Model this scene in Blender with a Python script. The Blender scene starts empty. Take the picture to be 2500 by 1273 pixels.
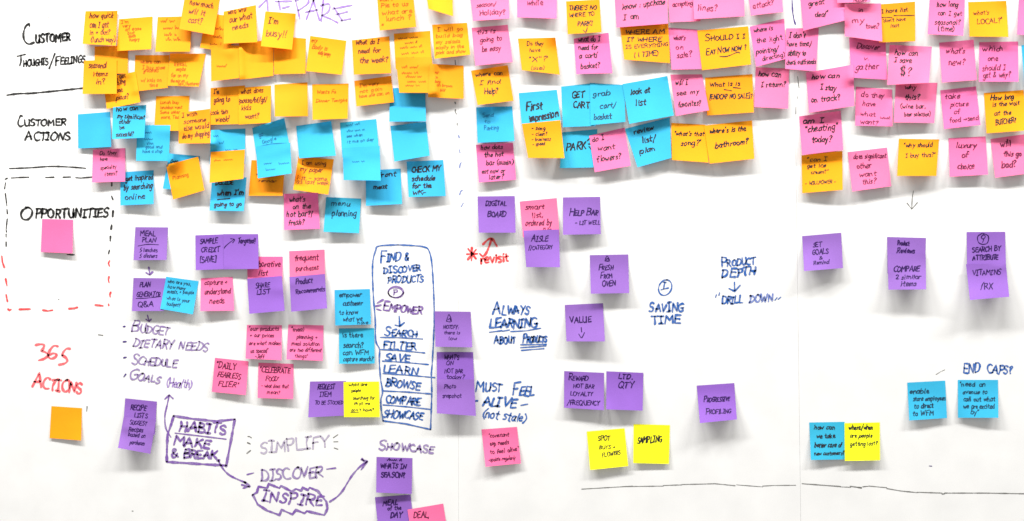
import bpy, math, random
import numpy as np
from mathutils import Vector, Matrix
random.seed(11)
S = bpy.context.scene
C = S.collection
# ------------------------------------------------------------------ camera
F_PX, W_PX, H_PX = 2600.0, 2500.0, 1273.0      # focal length and frame in photograph pixels
CAM_D = 2.20                                    # metres from the board
YAW = math.radians(-5.0)                        # right side of the board is the nearer one
cam = bpy.data.objects.new('camera', bpy.data.cameras.new('camera'))
C.objects.link(cam)
cam.location = (0, -CAM_D, 0)
cam.rotation_euler = (math.radians(90), 0, -YAW)
cam.data.sensor_width = 36.0
cam.data.lens = 36.0 * F_PX / W_PX
cam.data.clip_end = 100
S.camera = cam
# ------------------------------------------------------------------ ambient light of the room
w = bpy.data.worlds.new("World"); S.world = w; w.use_nodes = True
bg = w.node_tree.nodes['Background']
bg.inputs[0].default_value = (1.0, 0.975, 0.94, 1); bg.inputs[1].default_value = 0.47
S.view_settings.view_transform = 'Standard'; S.view_settings.look = 'None'
S.view_settings.exposure = 0.0; S.view_settings.gamma = 1.0
# ------------------------------------------------------------------ ceiling light panels above and in front of the board
for nm, x, y, z, e, sx in (('ceiling_light', -2.35, -1.72, 3.2, 202, 2.1), ('ceiling_light', 0.0, -1.72, 3.2, 117, 1.7), ('ceiling_light', 2.65, -1.72, 3.2, 147, 2.1)):
    L = bpy.data.lights.new(nm, 'AREA'); L.shape = 'RECTANGLE'; L.size = sx; L.size_y = 0.26
    L.energy = e; L.color = (1.0, 0.985, 0.955)
    o = bpy.data.objects.new(nm, L); C.objects.link(o); o.location = (x, y, z)
    d = Vector((0, 0.6, -1.0))
    o.rotation_euler = d.to_track_quat('-Z', 'Y').to_euler()

# ------------------------------------------------------------------ helpers
def board_pt(px, py, h):
    """place on the board plane y = -h (h metres proud of it) for a point measured in the photograph"""
    px = np.asarray(px, float); py = np.asarray(py, float); h = np.asarray(h, float)
    dx, dz = px - W_PX/2, H_PX/2 - py
    c, s = math.cos(YAW), math.sin(YAW)
    rx = F_PX*s + dx*c; ry = F_PX*c - dx*s
    t = (CAM_D - h)/ry
    return rx*t, -h + 0*t, dz*t

def material(name, col, rough=0.8, spec=0.3, grain=0.05, scale=900.0, bump=0.0, blotch=0.0, pale=None, coat=0.0):
    m = bpy.data.materials.new(name); m.use_nodes = True
    nt = m.node_tree; N = nt.nodes; K = nt.links
    b = N['Principled BSDF']
    b.inputs['Roughness'].default_value = rough
    b.inputs['Specular IOR Level'].default_value = spec
    if coat: b.inputs['Coat Weight'].default_value = coat; b.inputs['Coat Roughness'].default_value = 0.2
    geo = N.new('ShaderNodeNewGeometry')
    n1 = N.new('ShaderNodeTexNoise'); n1.inputs['Scale'].default_value = scale; n1.inputs['Detail'].default_value = 2
    n2 = N.new('ShaderNodeTexNoise'); n2.inputs['Scale'].default_value = 14.0; n2.inputs['Detail'].default_value = 3
    K.new(geo.outputs['Position'], n1.inputs['Vector']); K.new(geo.outputs['Position'], n2.inputs['Vector'])
    r = N.new('ShaderNodeMapRange'); r.inputs[1].default_value = 0.3; r.inputs[2].default_value = 0.7
    r.inputs[3].default_value = 1-grain; r.inputs[4].default_value = 1+grain
    K.new(n1.outputs['Fac'], r.inputs[0])
    r2 = N.new('ShaderNodeMapRange'); r2.inputs[1].default_value = 0.3; r2.inputs[2].default_value = 0.7
    r2.inputs[3].default_value = 1-blotch; r2.inputs[4].default_value = 1+blotch
    K.new(n2.outputs['Fac'], r2.inputs[0])
    mu = N.new('ShaderNodeMath'); mu.operation = 'MULTIPLY'
    K.new(r.outputs[0], mu.inputs[0]); K.new(r2.outputs[0], mu.inputs[1])
    vm = N.new('ShaderNodeVectorMath'); vm.operation = 'SCALE'; vm.inputs[0].default_value = col[:3]
    K.new(mu.outputs[0], vm.inputs['Scale'])
    src = vm.outputs[0]
    if pale is not None:                        # uneven dry-erase ink: lets some of the board show
        n3 = N.new('ShaderNodeTexNoise'); n3.inputs['Scale'].default_value = 95.0; n3.inputs['Detail'].default_value = 4
        K.new(geo.outputs['Position'], n3.inputs['Vector'])
        r3 = N.new('ShaderNodeMapRange'); r3.inputs[1].default_value = 0.40; r3.inputs[2].default_value = 0.72
        r3.inputs[3].default_value = 0.0; r3.inputs[4].default_value = pale
        K.new(n3.outputs['Fac'], r3.inputs[0])
        mx = N.new('ShaderNodeMix'); mx.data_type = 'RGBA'
        K.new(r3.outputs[0], mx.inputs[0]); K.new(src, mx.inputs[6]); mx.inputs[7].default_value = tuple(c*.45 + .36 for c in col[:3]) + (1,)
        src = mx.outputs[2]
    K.new(src, b.inputs['Base Color'])
    if bump:
        bp = N.new('ShaderNodeBump'); bp.inputs['Strength'].default_value = bump; bp.inputs['Distance'].default_value = 0.0004
        n4 = N.new('ShaderNodeTexNoise'); n4.inputs['Scale'].default_value = 350.0; n4.inputs['Detail'].default_value = 4
        K.new(geo.outputs['Position'], n4.inputs['Vector'])
        K.new(n4.outputs['Fac'], bp.inputs['Height']); K.new(bp.outputs[0], b.inputs['Normal'])
    return m

PAPER = {}
def paper(code):
    """each colour of paper comes in a few pads of slightly different dye"""
    if code not in PAPER:
        base, nm = {'O': ((0.94, 0.320, 0.003), 'orange_paper'), 'P': ((0.84, 0.165, 0.365), 'pink_paper'),
                    'H': ((0.86, 0.150, 0.330), 'hot_pink_paper'), 'B': ((0.035, 0.41, 0.66), 'blue_paper'),
                    'V': ((0.245, 0.110, 0.455), 'purple_paper'), 'Y': ((0.92, 0.90, 0.012), 'lemon_paper')}[code]
        L = []
        for k in range(3):
            f = 1 + (k-1)*(0.07 if code != 'B' else 0.03)
            col = (min(base[0]*(1+(k-1)*0.02), .95), base[1]*f, base[2]*(1+(1-k)*0.03))
            L.append(material(nm, col, rough=0.78, spec=0.25, grain=0.05, scale=700, bump=0.35, blotch=0.05))
        PAPER[code] = L
    return random.choice(PAPER[code])
CNAME = {'O': 'orange', 'P': 'pink', 'H': 'hot pink', 'B': 'blue', 'V': 'purple', 'Y': 'lemon yellow'}

INK = {
 'k': material('black_pen_ink', (0.018, 0.014, 0.02), 0.6, 0.3, grain=0.2),
 'n': material('navy_pen_ink', (0.01, 0.05, 0.10), 0.6, 0.3, grain=0.2),
 'm': material('dark_brown_ink', (0.14, 0.030, 0.006), 0.6, 0.3, grain=0.2),
 'w': material('wine_ink', (0.13, 0.012, 0.05), 0.6, 0.3, grain=0.2),
 'f': material('faint_brown_ink', (0.43, 0.10, 0.004), 0.7, 0.2, grain=0.1),
 'd': material('faint_wine_ink', (0.40, 0.045, 0.14), 0.7, 0.2, grain=0.1),
 'b': material('faint_blue_ink', (0.015, 0.16, 0.33), 0.7, 0.2, grain=0.1),
 'v': material('violet_ink', (0.028, 0.006, 0.085), 0.6, 0.2, grain=0.2),
 'K': material('black_marker', (0.012, 0.012, 0.012), 0.4, 0.4, grain=0.1, pale=0.12),
 'G': material('grey_marker', (0.13, 0.13, 0.12), 0.5, 0.3, grain=0.1, pale=0.5),
 'B': material('blue_marker', (0.015, 0.105, 0.40), 0.4, 0.4, grain=0.1, pale=0.38),
 'b2': material('light_blue_marker', (0.13, 0.19, 0.50), 0.5, 0.3, grain=0.1, pale=0.5),
 'R': material('red_marker', (0.86, 0.050, 0.055), 0.4, 0.4, grain=0.1, pale=0.30),
 'r': material('light_red_marker', (0.90, 0.12, 0.14), 0.4, 0.4, grain=0.1, pale=0.30),
 'V': material('purple_marker', (0.19, 0.085, 0.37), 0.4, 0.4, grain=0.1, pale=0.50),
 'U': material('pale_purple_marker', (0.27, 0.18, 0.42), 0.4, 0.4, grain=0.1, pale=0.60),
 'D': material('dark_purple_marker', (0.06, 0.03, 0.20), 0.4, 0.4, grain=0.1, pale=0.15),
 'L': material('lilac_marker', (0.33, 0.20, 0.55), 0.5, 0.3, grain=0.1, pale=0.45),
 'l': material('faded_lilac_marker', (0.42, 0.36, 0.50), 0.5, 0.3, grain=0.1, pale=0.50),
}

# ------------------------------------------------------------------ single-stroke hand lettering (cap height 10, x-height 6)
FONT = {
'A':(6.6,"0,0 3.2,10 6.2,0;1.1,3.6 5.2,3.9"),'B':(6,"0.5,0 0.5,10;~0.2,10 4.3,9.5 4.6,6.6 0.8,5.3;~0.8,5.3 5.4,4.3 5,0.8 0.3,0"),
'C':(6,"~5.9,9 3.5,10 0.8,7.5 0.5,3 2.8,0.2 6.1,0.9"),'D':(6.6,"0.6,0 0.6,10;~0,10 4,9.4 6.3,6 4.8,1.4 0.2,0"),
'E':(5.6,"5.4,10 0.6,9.7 0.6,0 5.6,0.3;0.6,5.1 4.7,5.4"),'F':(5.4,"5.8,10.3 0.6,9.8 0.6,0;0.6,5.1 4.5,5.5"),
'G':(6.4,"~6,9.2 3.5,10 0.6,7 0.8,1.8 3.5,0 5.9,1.6 5.9,4.4;6.5,4.5 3.6,4.4"),'H':(6.4,"0.5,0 0.5,10;5.8,0 5.8,10;0.5,5 5.8,5.3"),
'I':(4.4,"0.2,9.8 4.2,10;2.2,10 2,0;0,0 4,0.2"),'J':(5,"~4.5,10 4.5,2.5 2.5,0 0.3,1.8;2.5,10 6,10"),
'K':(6,"0.5,0 0.5,10;5.5,10 0.8,4.6;1.8,5.6 5.8,0"),'L':(5.2,"0.6,10 0.5,0 5.2,0.3"),
'M':(8,"0.3,0 1,10 3.8,3.6 6.8,10 7.4,0"),'N':(6.8,"0.5,0 0.7,10 5.8,0.3 6.1,10"),
'O':(7,"~3.6,10 0.8,8 0.6,2.6 3.4,0 6.2,2.4 6.3,7.4 3.6,10 2.4,9.7"),'P':(5.8,"0.6,0 0.6,10;~0.1,10 4.6,9.6 5.2,6.8 3.6,5 0.8,4.8"),
'Q':(7,"~3.6,10 0.8,8 0.6,2.6 3.4,0 6.2,2.4 6.3,7.4 3.6,10 2.6,9.7;4.2,3 7,-1"),'R':(6,"0.6,0 0.6,10;~0.1,10 4.6,9.6 5,6.8 3.4,5.2 0.8,5;2.2,5 5.8,0"),
'S':(5.6,"~5.2,9 3,10.2 0.8,8.4 1.6,6 4.4,4.4 5,1.8 2.8,-0.1 0.3,1"),'T':(6,"0,9.8 6.2,10.2;3.1,10 2.9,0"),
'U':(6.4,"~0.6,10 0.6,3.4 2.6,0 5.2,1.4 5.8,5;5.8,10 5.8,5 6,0"),'V':(6.2,"0.2,10 3,0 6,10"),
'W':(8.6,"0.2,10 2.2,0 4.3,7.6 6.3,0 8.3,10"),'X':(6,"0.3,10 5.7,0;5.5,10 0.3,0"),'Y':(6,"0.3,10 3,5.2;5.8,10 3,5.2 2.6,0"),
'Z':(6,"0.4,10 5.6,10 0.4,0 5.8,0.2"),
'a':(5.2,"~4.4,5.6 2.4,6.1 0.6,4 0.8,0.9 2.6,0 4.2,2.4 4.5,5.8;~4.5,5.8 4.3,1.2 5.3,0.1"),'b':(5.2,"0.6,10 0.5,0;~0.5,3.6 2.6,6 4.6,4 4,0.8 2,-0.1 0.5,1.2"),
'c':(4.4,"~4.3,5.4 2.4,6.1 0.6,3.6 1.2,0.5 4.3,0.6"),'d':(5.4,"~4.4,5.2 2.2,6 0.5,3.6 1.2,0.4 3.4,0.6 4.5,3.4;4.6,10 4.5,3 4.9,0"),
'e':(4.6,"~0.7,3.1 4,3.6 3.6,5.8 1.8,5.9 0.5,3.2 1.4,0.3 4.5,0.8"),'f':(4,"~4.2,9.4 2.6,10 1.8,8 1.6,0;0.2,5.6 3.8,5.9"),
'g':(5.2,"~4.4,5.4 2.4,6 0.6,4 1,1 2.8,0.4 4.4,2.8;~4.5,6 4.4,0 3.6,-3.8 1.6,-4 0.6,-2.6"),'h':(5.2,"0.6,10 0.5,0;~0.5,3.2 2.4,6 4.1,4.6 4.2,0"),
'i':(2.2,"1,6 1,0;0.9,8.2 1.2,8.7"),'j':(2.8,"~1.8,6 1.8,-2 0.6,-4 -0.8,-3;1.9,8.2 2.1,8.7"),'k':(4.8,"0.6,10 0.5,0;4.2,6 0.7,2.8;1.6,3.5 4.6,0"),
'l':(2.2,"1.1,10 0.9,0"),'m':(7.6,"0.5,6 0.5,0;~0.5,3.4 2,6 3.4,4.6 3.5,0;~3.5,3.4 5.2,6 6.6,4.6 6.8,0"),
'n':(5,"0.5,6 0.5,0;~0.5,3.4 2.4,6 4,4.6 4.3,0"),'o':(5,"~2.5,6 0.6,4.4 0.8,1 2.6,0 4.4,1.8 4,5 2.4,6"),
'p':(5.2,"0.7,6 0.3,-4;~0.6,3.8 2.6,6 4.6,4 4,0.8 2,0.1 0.6,1.2"),'q':(5.2,"~4.4,5.4 2.4,6 0.6,4 1,0.8 2.8,0.4 4.4,2.8;4.5,6 4.2,-4"),
'r':(3.8,"0.6,6 0.6,0;~0.6,3.2 1.8,5.4 3.8,5.6"),'s':(4.2,"~3.9,5.4 2,6.2 0.8,4.8 3.4,2.4 3,0.3 0.3,0.4"),
't':(4,"2,9 1.8,0.8 3.6,0;0.2,5.9 4,6.2"),'u':(5,"~0.5,6 0.5,1.8 1.8,0 3.8,1.4 4.2,6;4.2,6 4.3,0.6 5,0"),
'v':(4.6,"0.3,6 2.2,0 4.4,6"),'w':(6.8,"0.3,6 1.8,0 3.4,5 4.9,0 6.6,6"),'x':(4.8,"0.4,6 4.4,0;4.2,6 0.4,0"),
'y':(5,"0.5,6 2.4,0.8;4.5,6 2.4,0.8 0.8,-4"),'z':(4.8,"0.4,6 4.4,6 0.4,0 4.5,0.1"),
'0':(6,"~3,10 0.6,8 0.6,2 3,0 5.4,2 5.4,8 3,10"),'1':(3,"1.5,10 1.4,0"),'2':(6,"~0.6,8 2.8,10 5,8.4 3.6,4.4 0.4,0.2;0.4,0.2 5.6,0.2"),
'3':(6,"~0.2,9.6 4.6,10.2 4.9,8 2.6,5.6;~2.6,5.6 5.4,4.6 5.2,1.6 0.6,-0.4"),'5':(6,"~5.9,10 3.4,9.8 1.4,5.4;~1.4,5.4 4.6,4 4.4,1.2 0.4,-0.4"),
'6':(6,"~5,9.8 2.2,8.6 0.5,3 2.6,0 5.4,2.2 4.4,5 0.9,3.4"),
'.':(2.4,"0.8,0 1.3,0.5"),',':(2.4,"1.3,0.8 0.5,-1.8"),'?':(5,"~0.6,8.2 2.4,10.1 4.4,8.4 2.4,5.4 2.2,3;2.1,0 2.4,0.5"),
'!':(2.6,"1.4,10 1.1,3;1,0 1.3,0.5"),'/':(4.4,"0.2,-1.6 4.2,11"),"'":(2,"1.2,10.4 0.8,8"),'"':(3,"0.7,10.4 0.5,8;2.1,10.6 1.8,8.2"),
'(':(3.2,"~3,11 0.8,7.6 0.7,2.6 2.6,-1.4"),')':(3.2,"~0.4,11 2.5,7.6 2.4,2.4 0.2,-1.4"),'[':(3.2,"3,11 0.6,10.8 0.4,-0.8 2.8,-1"),
']':(3.2,"0.2,11 2.6,10.8 2.4,-0.8 0.2,-1"),'+':(4.6,"0.3,3.6 4.3,3.7;2.3,5.7 2.2,1.6"),'-':(4.2,"0.2,3.8 4,4.1"),
'&':(6,"~5.8,0.4 1.4,6.8 1.8,9.6 3.8,9 3,6.4 0.6,3 1.4,0.2 3.8,0.8 5.6,4"),'$':(6,"~5.2,8.6 3,9.6 0.8,8 1.8,5.8 4.4,4.4 4.8,2 2.6,0.6 0.3,1.4;2,11.2 1.6,-1.2;3.8,11.4 3.6,-1"),
':':(2.4,"1,4.6 1.3,5;0.9,0.6 1.2,1"),'*':(6,"1,2 5,8;1,7.4 5,2.6;3,9 3,1"),'>':(7,"0,4 6.6,4.3;4.6,6.2 6.8,4.3 4.4,2.2"),
'^':(0,''),
}
def catmull(P, step=5):
    P = [P[0]] + P + [P[-1]]; out = []
    for i in range(1, len(P)-2):
        a, b, c, d = P[i-1], P[i], P[i+1], P[i+2]
        for k in range(step):
            t = k/step; t2 = t*t; t3 = t2*t
            out.append(tuple(0.5*((2*b[j]) + (-a[j]+c[j])*t + (2*a[j]-5*b[j]+4*c[j]-d[j])*t2 + (-a[j]+3*b[j]-3*c[j]+d[j])*t3) for j in (0, 1)))
    out.append(P[-2]); return out
GLYPH = {}
for ch, (adv, st) in FONT.items():
    L = []
    for s in st.split(';'):
        if not s: continue
        sm = s[0] == '~'
        p = [tuple(map(float, q.split(','))) for q in s.lstrip('~').split()]
        L.append(catmull(p) if sm and len(p) > 2 else p)
    GLYPH[ch] = (adv, L)
def text_strokes(txt, x0, y0, x1, y1, h, slant=0.10, jit=1.0):
    """strokes in photograph pixels of a hand-lettered line whose baseline runs (x0,y0)-(x1,y1)"""
    big = 1.0; items = []; cur = 0.0
    for ch in txt:
        if ch == '^': big = 1.4; continue
        if ch == ' ': cur += 4.6; continue
        adv, L = GLYPH[ch]
        sc = big*(1+random.uniform(-.07, .07)*jit)
        items.append((cur, sc, L)); cur += adv*sc*random.uniform(.86, 1.08) + 1.1; big = 1.0
    cur = max(cur-1.5, 1.0)
    length = math.hypot(x1-x0, y1-y0); kx = length/cur; ky = h/10.0
    ca, sa = (x1-x0)/length, (y1-y0)/length
    out = []
    for off, sc, L in items:
        dy = random.uniform(-.35, .35)*jit; rot = random.uniform(-.05, .05)*jit
        ax, ay = random.uniform(-.5, .5)*jit*.5, random.uniform(-.5, .5)*jit*.5; ph = random.uniform(0, 6)
        for st in L:
            q = []
            ax, ay = ax*.6 + random.uniform(-.3, .3)*jit, ay*.6 + random.uniform(-.25, .25)*jit
            if len(st) == 2: st = [st[0], ((st[0][0]+st[1][0])/2 + random.uniform(-.3, .3)*jit, (st[0][1]+st[1][1])/2 + random.uniform(-.3, .3)*jit), st[1]]; st = catmull(st, 4)
            for n_, (x, y) in enumerate(st):
                x = x*sc + ax + .22*jit*math.sin(y*.55 + ph); y = y*sc + ay + .22*jit*math.sin(x*.6 + ph*2)
                x, y = x - y*rot, y + x*rot
                X = (off + x)*kx + y*slant*ky; Y = (y + dy)*ky
                q.append((x0 + X*ca + Y*sa, y0 + X*sa - Y*ca))
            out.append(q)
    return out
def scribble(x0, y0, x1, y1, h):
    """hurried pen line too faint to read: runs of humps and loops broken into words"""
    length = math.hypot(x1-x0, y1-y0); ca, sa = (x1-x0)/length, (y1-y0)/length
    out = []; x = 0.0
    while x < length-2:
        wl = min(random.uniform(12, 26), length-x); q = []; n = max(4, int(wl/2.0))
        tall = random.randrange(n)
        for i in range(n):
            yy = (0.0 if i % 2 else random.uniform(.35, .62))*h
            if i == tall and i % 2 == 0: yy = h
            xx = x + wl*i/(n-1)
            q.append((xx + yy*.25, yy))
        q = catmull(q, 3)
        out.append([(x0+a*ca+b*sa, y0+a*sa-b*ca) for a, b in q])
        x += wl + random.uniform(4, 8)
    return out
def resample(st, step):
    out = [st[0]]
    for a, b in zip(st, st[1:]):
        d = math.hypot(b[0]-a[0], b[1]-a[1]); n = max(1, int(math.ceil(d/step)))
        for k in range(1, n+1): out.append((a[0]+(b[0]-a[0])*k/n, a[1]+(b[1]-a[1])*k/n))
    r = [out[0]]
    for p in out[1:]:
        if math.hypot(p[0]-r[-1][0], p[1]-r[-1][1]) > 0.25: r.append(p)
    return r
def ribbon(strokes, width, step=3.0):
    """flat ribbons of ink: returns points (px) and quads"""
    V = []; Q = []
    for st in strokes:
        st = resample(st, step)
        if len(st) < 2: st = [st[0], (st[0][0]+width*.6, st[0][1]+.1)]
        P = np.array(st)
        e = P[0]-P[1]; e /= max(np.hypot(*e), 1e-6); f = P[-1]-P[-2]; f /= max(np.hypot(*f), 1e-6)
        P = np.vstack([P[0]+e*width*.45, P, P[-1]+f*width*.45])
        T = np.gradient(P, axis=0); T /= np.maximum(np.hypot(T[:, 0], T[:, 1]), 1e-6)[:, None]
        Nn = np.stack([-T[:, 1], T[:, 0]], 1)
        ph = random.uniform(0, 6)
        wv = width*.5*(1 + .22*np.sin(ph + np.arange(len(P))*.37) + .10*np.sin(ph*3 + np.arange(len(P))*.9) + .08*np.random.RandomState(len(V)+7).randn(len(P)))
        wv[0] *= .35; wv[-1] *= .35
        b = len(V)
        for p, n, w_ in zip(P, Nn, wv):
            V.append(p+n*w_); V.append(p-n*w_)
        for i in range(len(P)-1):
            Q.append((b+2*i, b+2*i+1, b+2*i+3, b+2*i+2))
    return np.array(V), Q

def new_mesh(name, verts, faces, mat, parent=None, origin=(0, 0, 0), smooth=False):
    me = bpy.data.meshes.new(name)
    V = np.asarray(verts) - np.asarray(origin)
    me.from_pydata([tuple(v) for v in V], [], faces); me.update()
    me.materials.append(mat)
    if smooth: me.polygons.foreach_set('use_smooth', [True]*len(me.polygons))
    o = bpy.data.objects.new(name, me); C.objects.link(o)
    if parent is None: o.location = origin
    else: o.parent = parent
    return o

# ------------------------------------------------------------------ wall and whiteboard panels
def slab(name, corners, y0, y1, mat):
    f = [board_pt(x, y, 0) for x, y in corners]
    pts = [(float(a), y0, float(c)) for a, b, c in f] + [(float(a), y1, float(c)) for a, b, c in f]
    fc = [(0, 3, 2, 1), (4, 5, 6, 7), (0, 1, 5, 4), (1, 2, 6, 5), (2, 3, 7, 6), (3, 0, 4, 7)]
    return pts, fc
WALL = material('painted_wall', (0.62, 0.61, 0.58), 0.9, 0.2, grain=0.03, scale=200)
BOARD = material('whiteboard_enamel', (0.80, 0.80, 0.795), 0.42, 0.35, grain=0.015, scale=400, blotch=0.035)
p, f = slab('wall', [(-1500, -1100), (4300, -1100), (4300, 2400), (-1500, 2400)], 0.030, 0.12, WALL)
wall = new_mesh('wall', p, f, WALL); wall['kind'] = 'structure'
PANELS = []
for (xa, xb, xc, xd, lab) in ((-700, 1118.1, 1119.3, -700, 'left glossy white whiteboard panel with the CUSTOMER and OPPORTUNITIES headings'),
                              (1118.35, 1937.8, 1954.8, 1119.55, 'middle glossy white whiteboard panel with ALWAYS LEARNING in blue marker'),
                              (1938.2, 3300, 3300, 1955.2, 'right glossy white whiteboard panel with END CAPS? in blue marker')):
    # straight edges: xa/xb at the top of the frame, xd/xc at its foot
    kl = (xd-xa)/1273.0; kr = (xc-xb)/1273.0
    cs = [(xa-500*kl, -500), (xb-500*kr, -500), (xc+500*kr, 1773), (xd+500*kl, 1773)]
    p, f = slab('whiteboard_panel', cs, 0.0, 0.016, BOARD)
    o = new_mesh('whiteboard_panel', p, f, BOARD)
    bv = o.modifiers.new('bevel', 'BEVEL'); bv.width = 0.00015; bv.segments = 1
    o['label'] = lab; o['category'] = 'whiteboard'; o['group'] = 'whiteboard panels'
    PANELS.append(o)

def drawn(name, strokes, width, ink, label=None, panel=None):
    """marker ink on the board, a child of the panel it is drawn on"""
    xs = [q[0] for s in strokes for q in s]; cx = sum(xs)/len(xs)
    if panel is None: panel = 0 if cx < 1118 else (1 if cx < 1944 else 2)
    V, Q = ribbon(strokes, width*(1.2 if ink in 'KRrL' else 1.02), 3.0)
    ks = 0.00035 + 0.00004*(len(PANELS[panel].children) % 6)
    X, Y, Z = board_pt(V[:, 0], V[:, 1], np.full(len(V), ks))
    o = new_mesh(name, np.stack([X, Y, Z], 1), Q, INK[ink], PANELS[panel])
    if label: o['label'] = label
    return o

# ------------------------------------------------------------------ sticky notes
CELL = 0.0015; X0, Z0 = -1.7, -1.1; NX, NZ = 2400, 1500
HF = np.zeros((NX, NZ), np.float32)              # how far the pile of paper stands off the board so far
def hf_query(X, Z):
    i = np.clip(((X-X0)/CELL).astype(int), 2, NX-3); j = np.clip(((Z-Z0)/CELL).astype(int), 2, NZ-3)
    r = HF[i, j]
    for di in (-2, -1, 0, 1, 2):
        for dj in (-2, -1, 0, 1, 2): r = np.maximum(r, HF[i+di, j+dj])
    return r
def bil(c, u, v):
    tl, tr, br, bl = [np.array(q, float) for q in c]
    u = u[..., None]; v = v[..., None]
    return tl*(1-u)*(1-v) + tr*u*(1-v) + br*u*v + bl*(1-u)*v
def inv_bil(c, P):
    tl, tr, br, bl = [np.array(q, float) for q in c]
    uv = np.full((len(P), 2), .5)
    for _ in range(6):
        u = uv[:, :1]; v = uv[:, 1:]
        F = tl*(1-u)*(1-v) + tr*u*(1-v) + br*u*v + bl*(1-u)*v - P
        du = (tr-tl)*(1-v) + (br-bl)*v; dv = (bl-tl)*(1-u) + (br-tr)*u
        det = du[:, 0]*dv[:, 1] - du[:, 1]*dv[:, 0]
        uv[:, 0] -= (F[:, 0]*dv[:, 1] - F[:, 1]*dv[:, 0])/det
        uv[:, 1] -= (du[:, 0]*F[:, 1] - du[:, 1]*F[:, 0])/det
    return uv
GN = 14
def interp(Zg, u, v):
    u = np.clip(u, 0, 1)*GN; v = np.clip(v, 0, 1)*GN
    i = np.minimum(u.astype(int), GN-1); j = np.minimum(v.astype(int), GN-1)
    a = u-i; b = v-j
    return Zg[j, i]*(1-a)*(1-b) + Zg[j, i+1]*a*(1-b) + Zg[j+1, i]*(1-a)*b + Zg[j+1, i+1]*a*b
COUNT = 0
def note(col, corners, lift, ink, text, label=None, wid=2.1, bend=1.5, dog=None):
    """one square of paper, stuck along its top strip and springing off the board below it"""
    global COUNT
    COUNT += 1
    c = [(corners[0], corners[1]), (corners[2], corners[3]), (corners[4], corners[5]), (corners[6], corners[7])]
    U, Vv = np.meshgrid(np.linspace(0, 1, GN+1), np.linspace(0, 1, GN+1))
    P = bil(c, U, Vv)
    t = np.clip((Vv-.17)/.83, 0, 1)
    tw = random.uniform(-.75, .75)
    if dog is None and lift > 7 and random.random() < .35: dog = (random.choice((0, 1)), 1, random.uniform(-.25, .45)*lift)
    prof = t**bend*(1 + tw*(U-.5)) + .05*random.uniform(-1, 1)*np.sin(U*math.pi)*t + .02*np.sin(U*5+COUNT)*np.sin(Vv*4+COUNT*2)*t
    z = lift*.00112*np.maximum(prof, 0)
    if dog:                                       # a corner that has come loose and bends forward
        cu, cv, amt = dog
        dd = np.clip(1 - np.hypot(U-cu, Vv-cv)/.38, 0, 1); z = z + amt*.001*dd**1.6
    X, Y, Z = board_pt(P[..., 0], P[..., 1], z)
    low = hf_query(X, Z) + .0007
    base = np.percentile(low[:3], 60)
    h = np.maximum(z + base, low)
    for _ in range(10):                           # paper bridges the steps below it instead of following them sharply
        g = np.pad(h, 1, mode='reflect', reflect_type='odd')
        h = np.maximum((g[1:-1, 1:-1]*2 + g[:-2, 1:-1] + g[2:, 1:-1] + g[1:-1, :-2] + g[1:-1, 2:])/6.0, low)
        h = np.maximum(h, z + base*.5)
    X, Y, Z = board_pt(P[..., 0], P[..., 1], h)
    uu, vv = np.meshgrid(np.linspace(0, 1, 90), np.linspace(0, 1, 90))
    hz = interp(h, uu, vv); PP = bil(c, uu, vv); XX, _, ZZ = board_pt(PP[..., 0], PP[..., 1], hz)
    np.maximum.at(HF, (np.clip(((XX-X0)/CELL).astype(int), 0, NX-1).ravel(), np.clip(((ZZ-Z0)/CELL).astype(int), 0, NZ-1).ravel()), hz.ravel().astype(np.float32))
    # closed sheet
    n = GN+1; th = .00012
    front = np.stack([X, Y, Z], -1).reshape(-1, 3); back = front.copy(); back[:, 1] += th
    verts = np.vstack([front, back]); m = n*n; faces = []
    for j in range(GN):
        for i in range(GN):
            a = j*n+i; faces.append((a, a+n, a+n+1, a+1)); faces.append((m+a, m+a+1, m+a+n+1, m+a+n))
    ring = [i for i in range(n)] + [j*n+GN for j in range(1, n)] + [GN*n+i for i in range(GN-1, -1, -1)] + [j*n for j in range(GN-1, 0, -1)]
    rb = len(verts); verts = np.vstack([verts, front[ring], back[ring]]); nr = len(ring)
    for q in range(nr): faces.append((rb+q, rb+(q+1) % nr, rb+nr+(q+1) % nr, rb+nr+q))
    org = tuple(front[n//2])
    o = new_mesh('sticky_note', verts, faces, paper(col), None, org, True)
    me = o.data
    me.polygons.foreach_set('use_smooth', [i < 2*GN*GN for i in range(len(me.polygons))])
    ang = math.atan2(c[1][1]-c[0][1], c[1][0]-c[0][0])
    if label is None:
        plain = ' '.join(s.split('@')[0].replace('^', '') for s in text.split('|') if s and s[0] not in '~=')
        ws = plain.split(); ws = ws[:10]
        label = CNAME[col] + ' sticky note reading "' + ' '.join(ws) + '"'
    o['label'] = label; o['category'] = 'sticky note'
    o['group'] = CNAME[col] + ' sticky notes on the whiteboard'
    st = []; VL = []; QL = []; nv = 0
    def ink_down(strokes, wd):
        nonlocal nv
        a, b = ribbon(strokes, wd, 2.6); VL.append(a); QL.extend([tuple(i+nv for i in q) for q in b]); nv += len(a)
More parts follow.
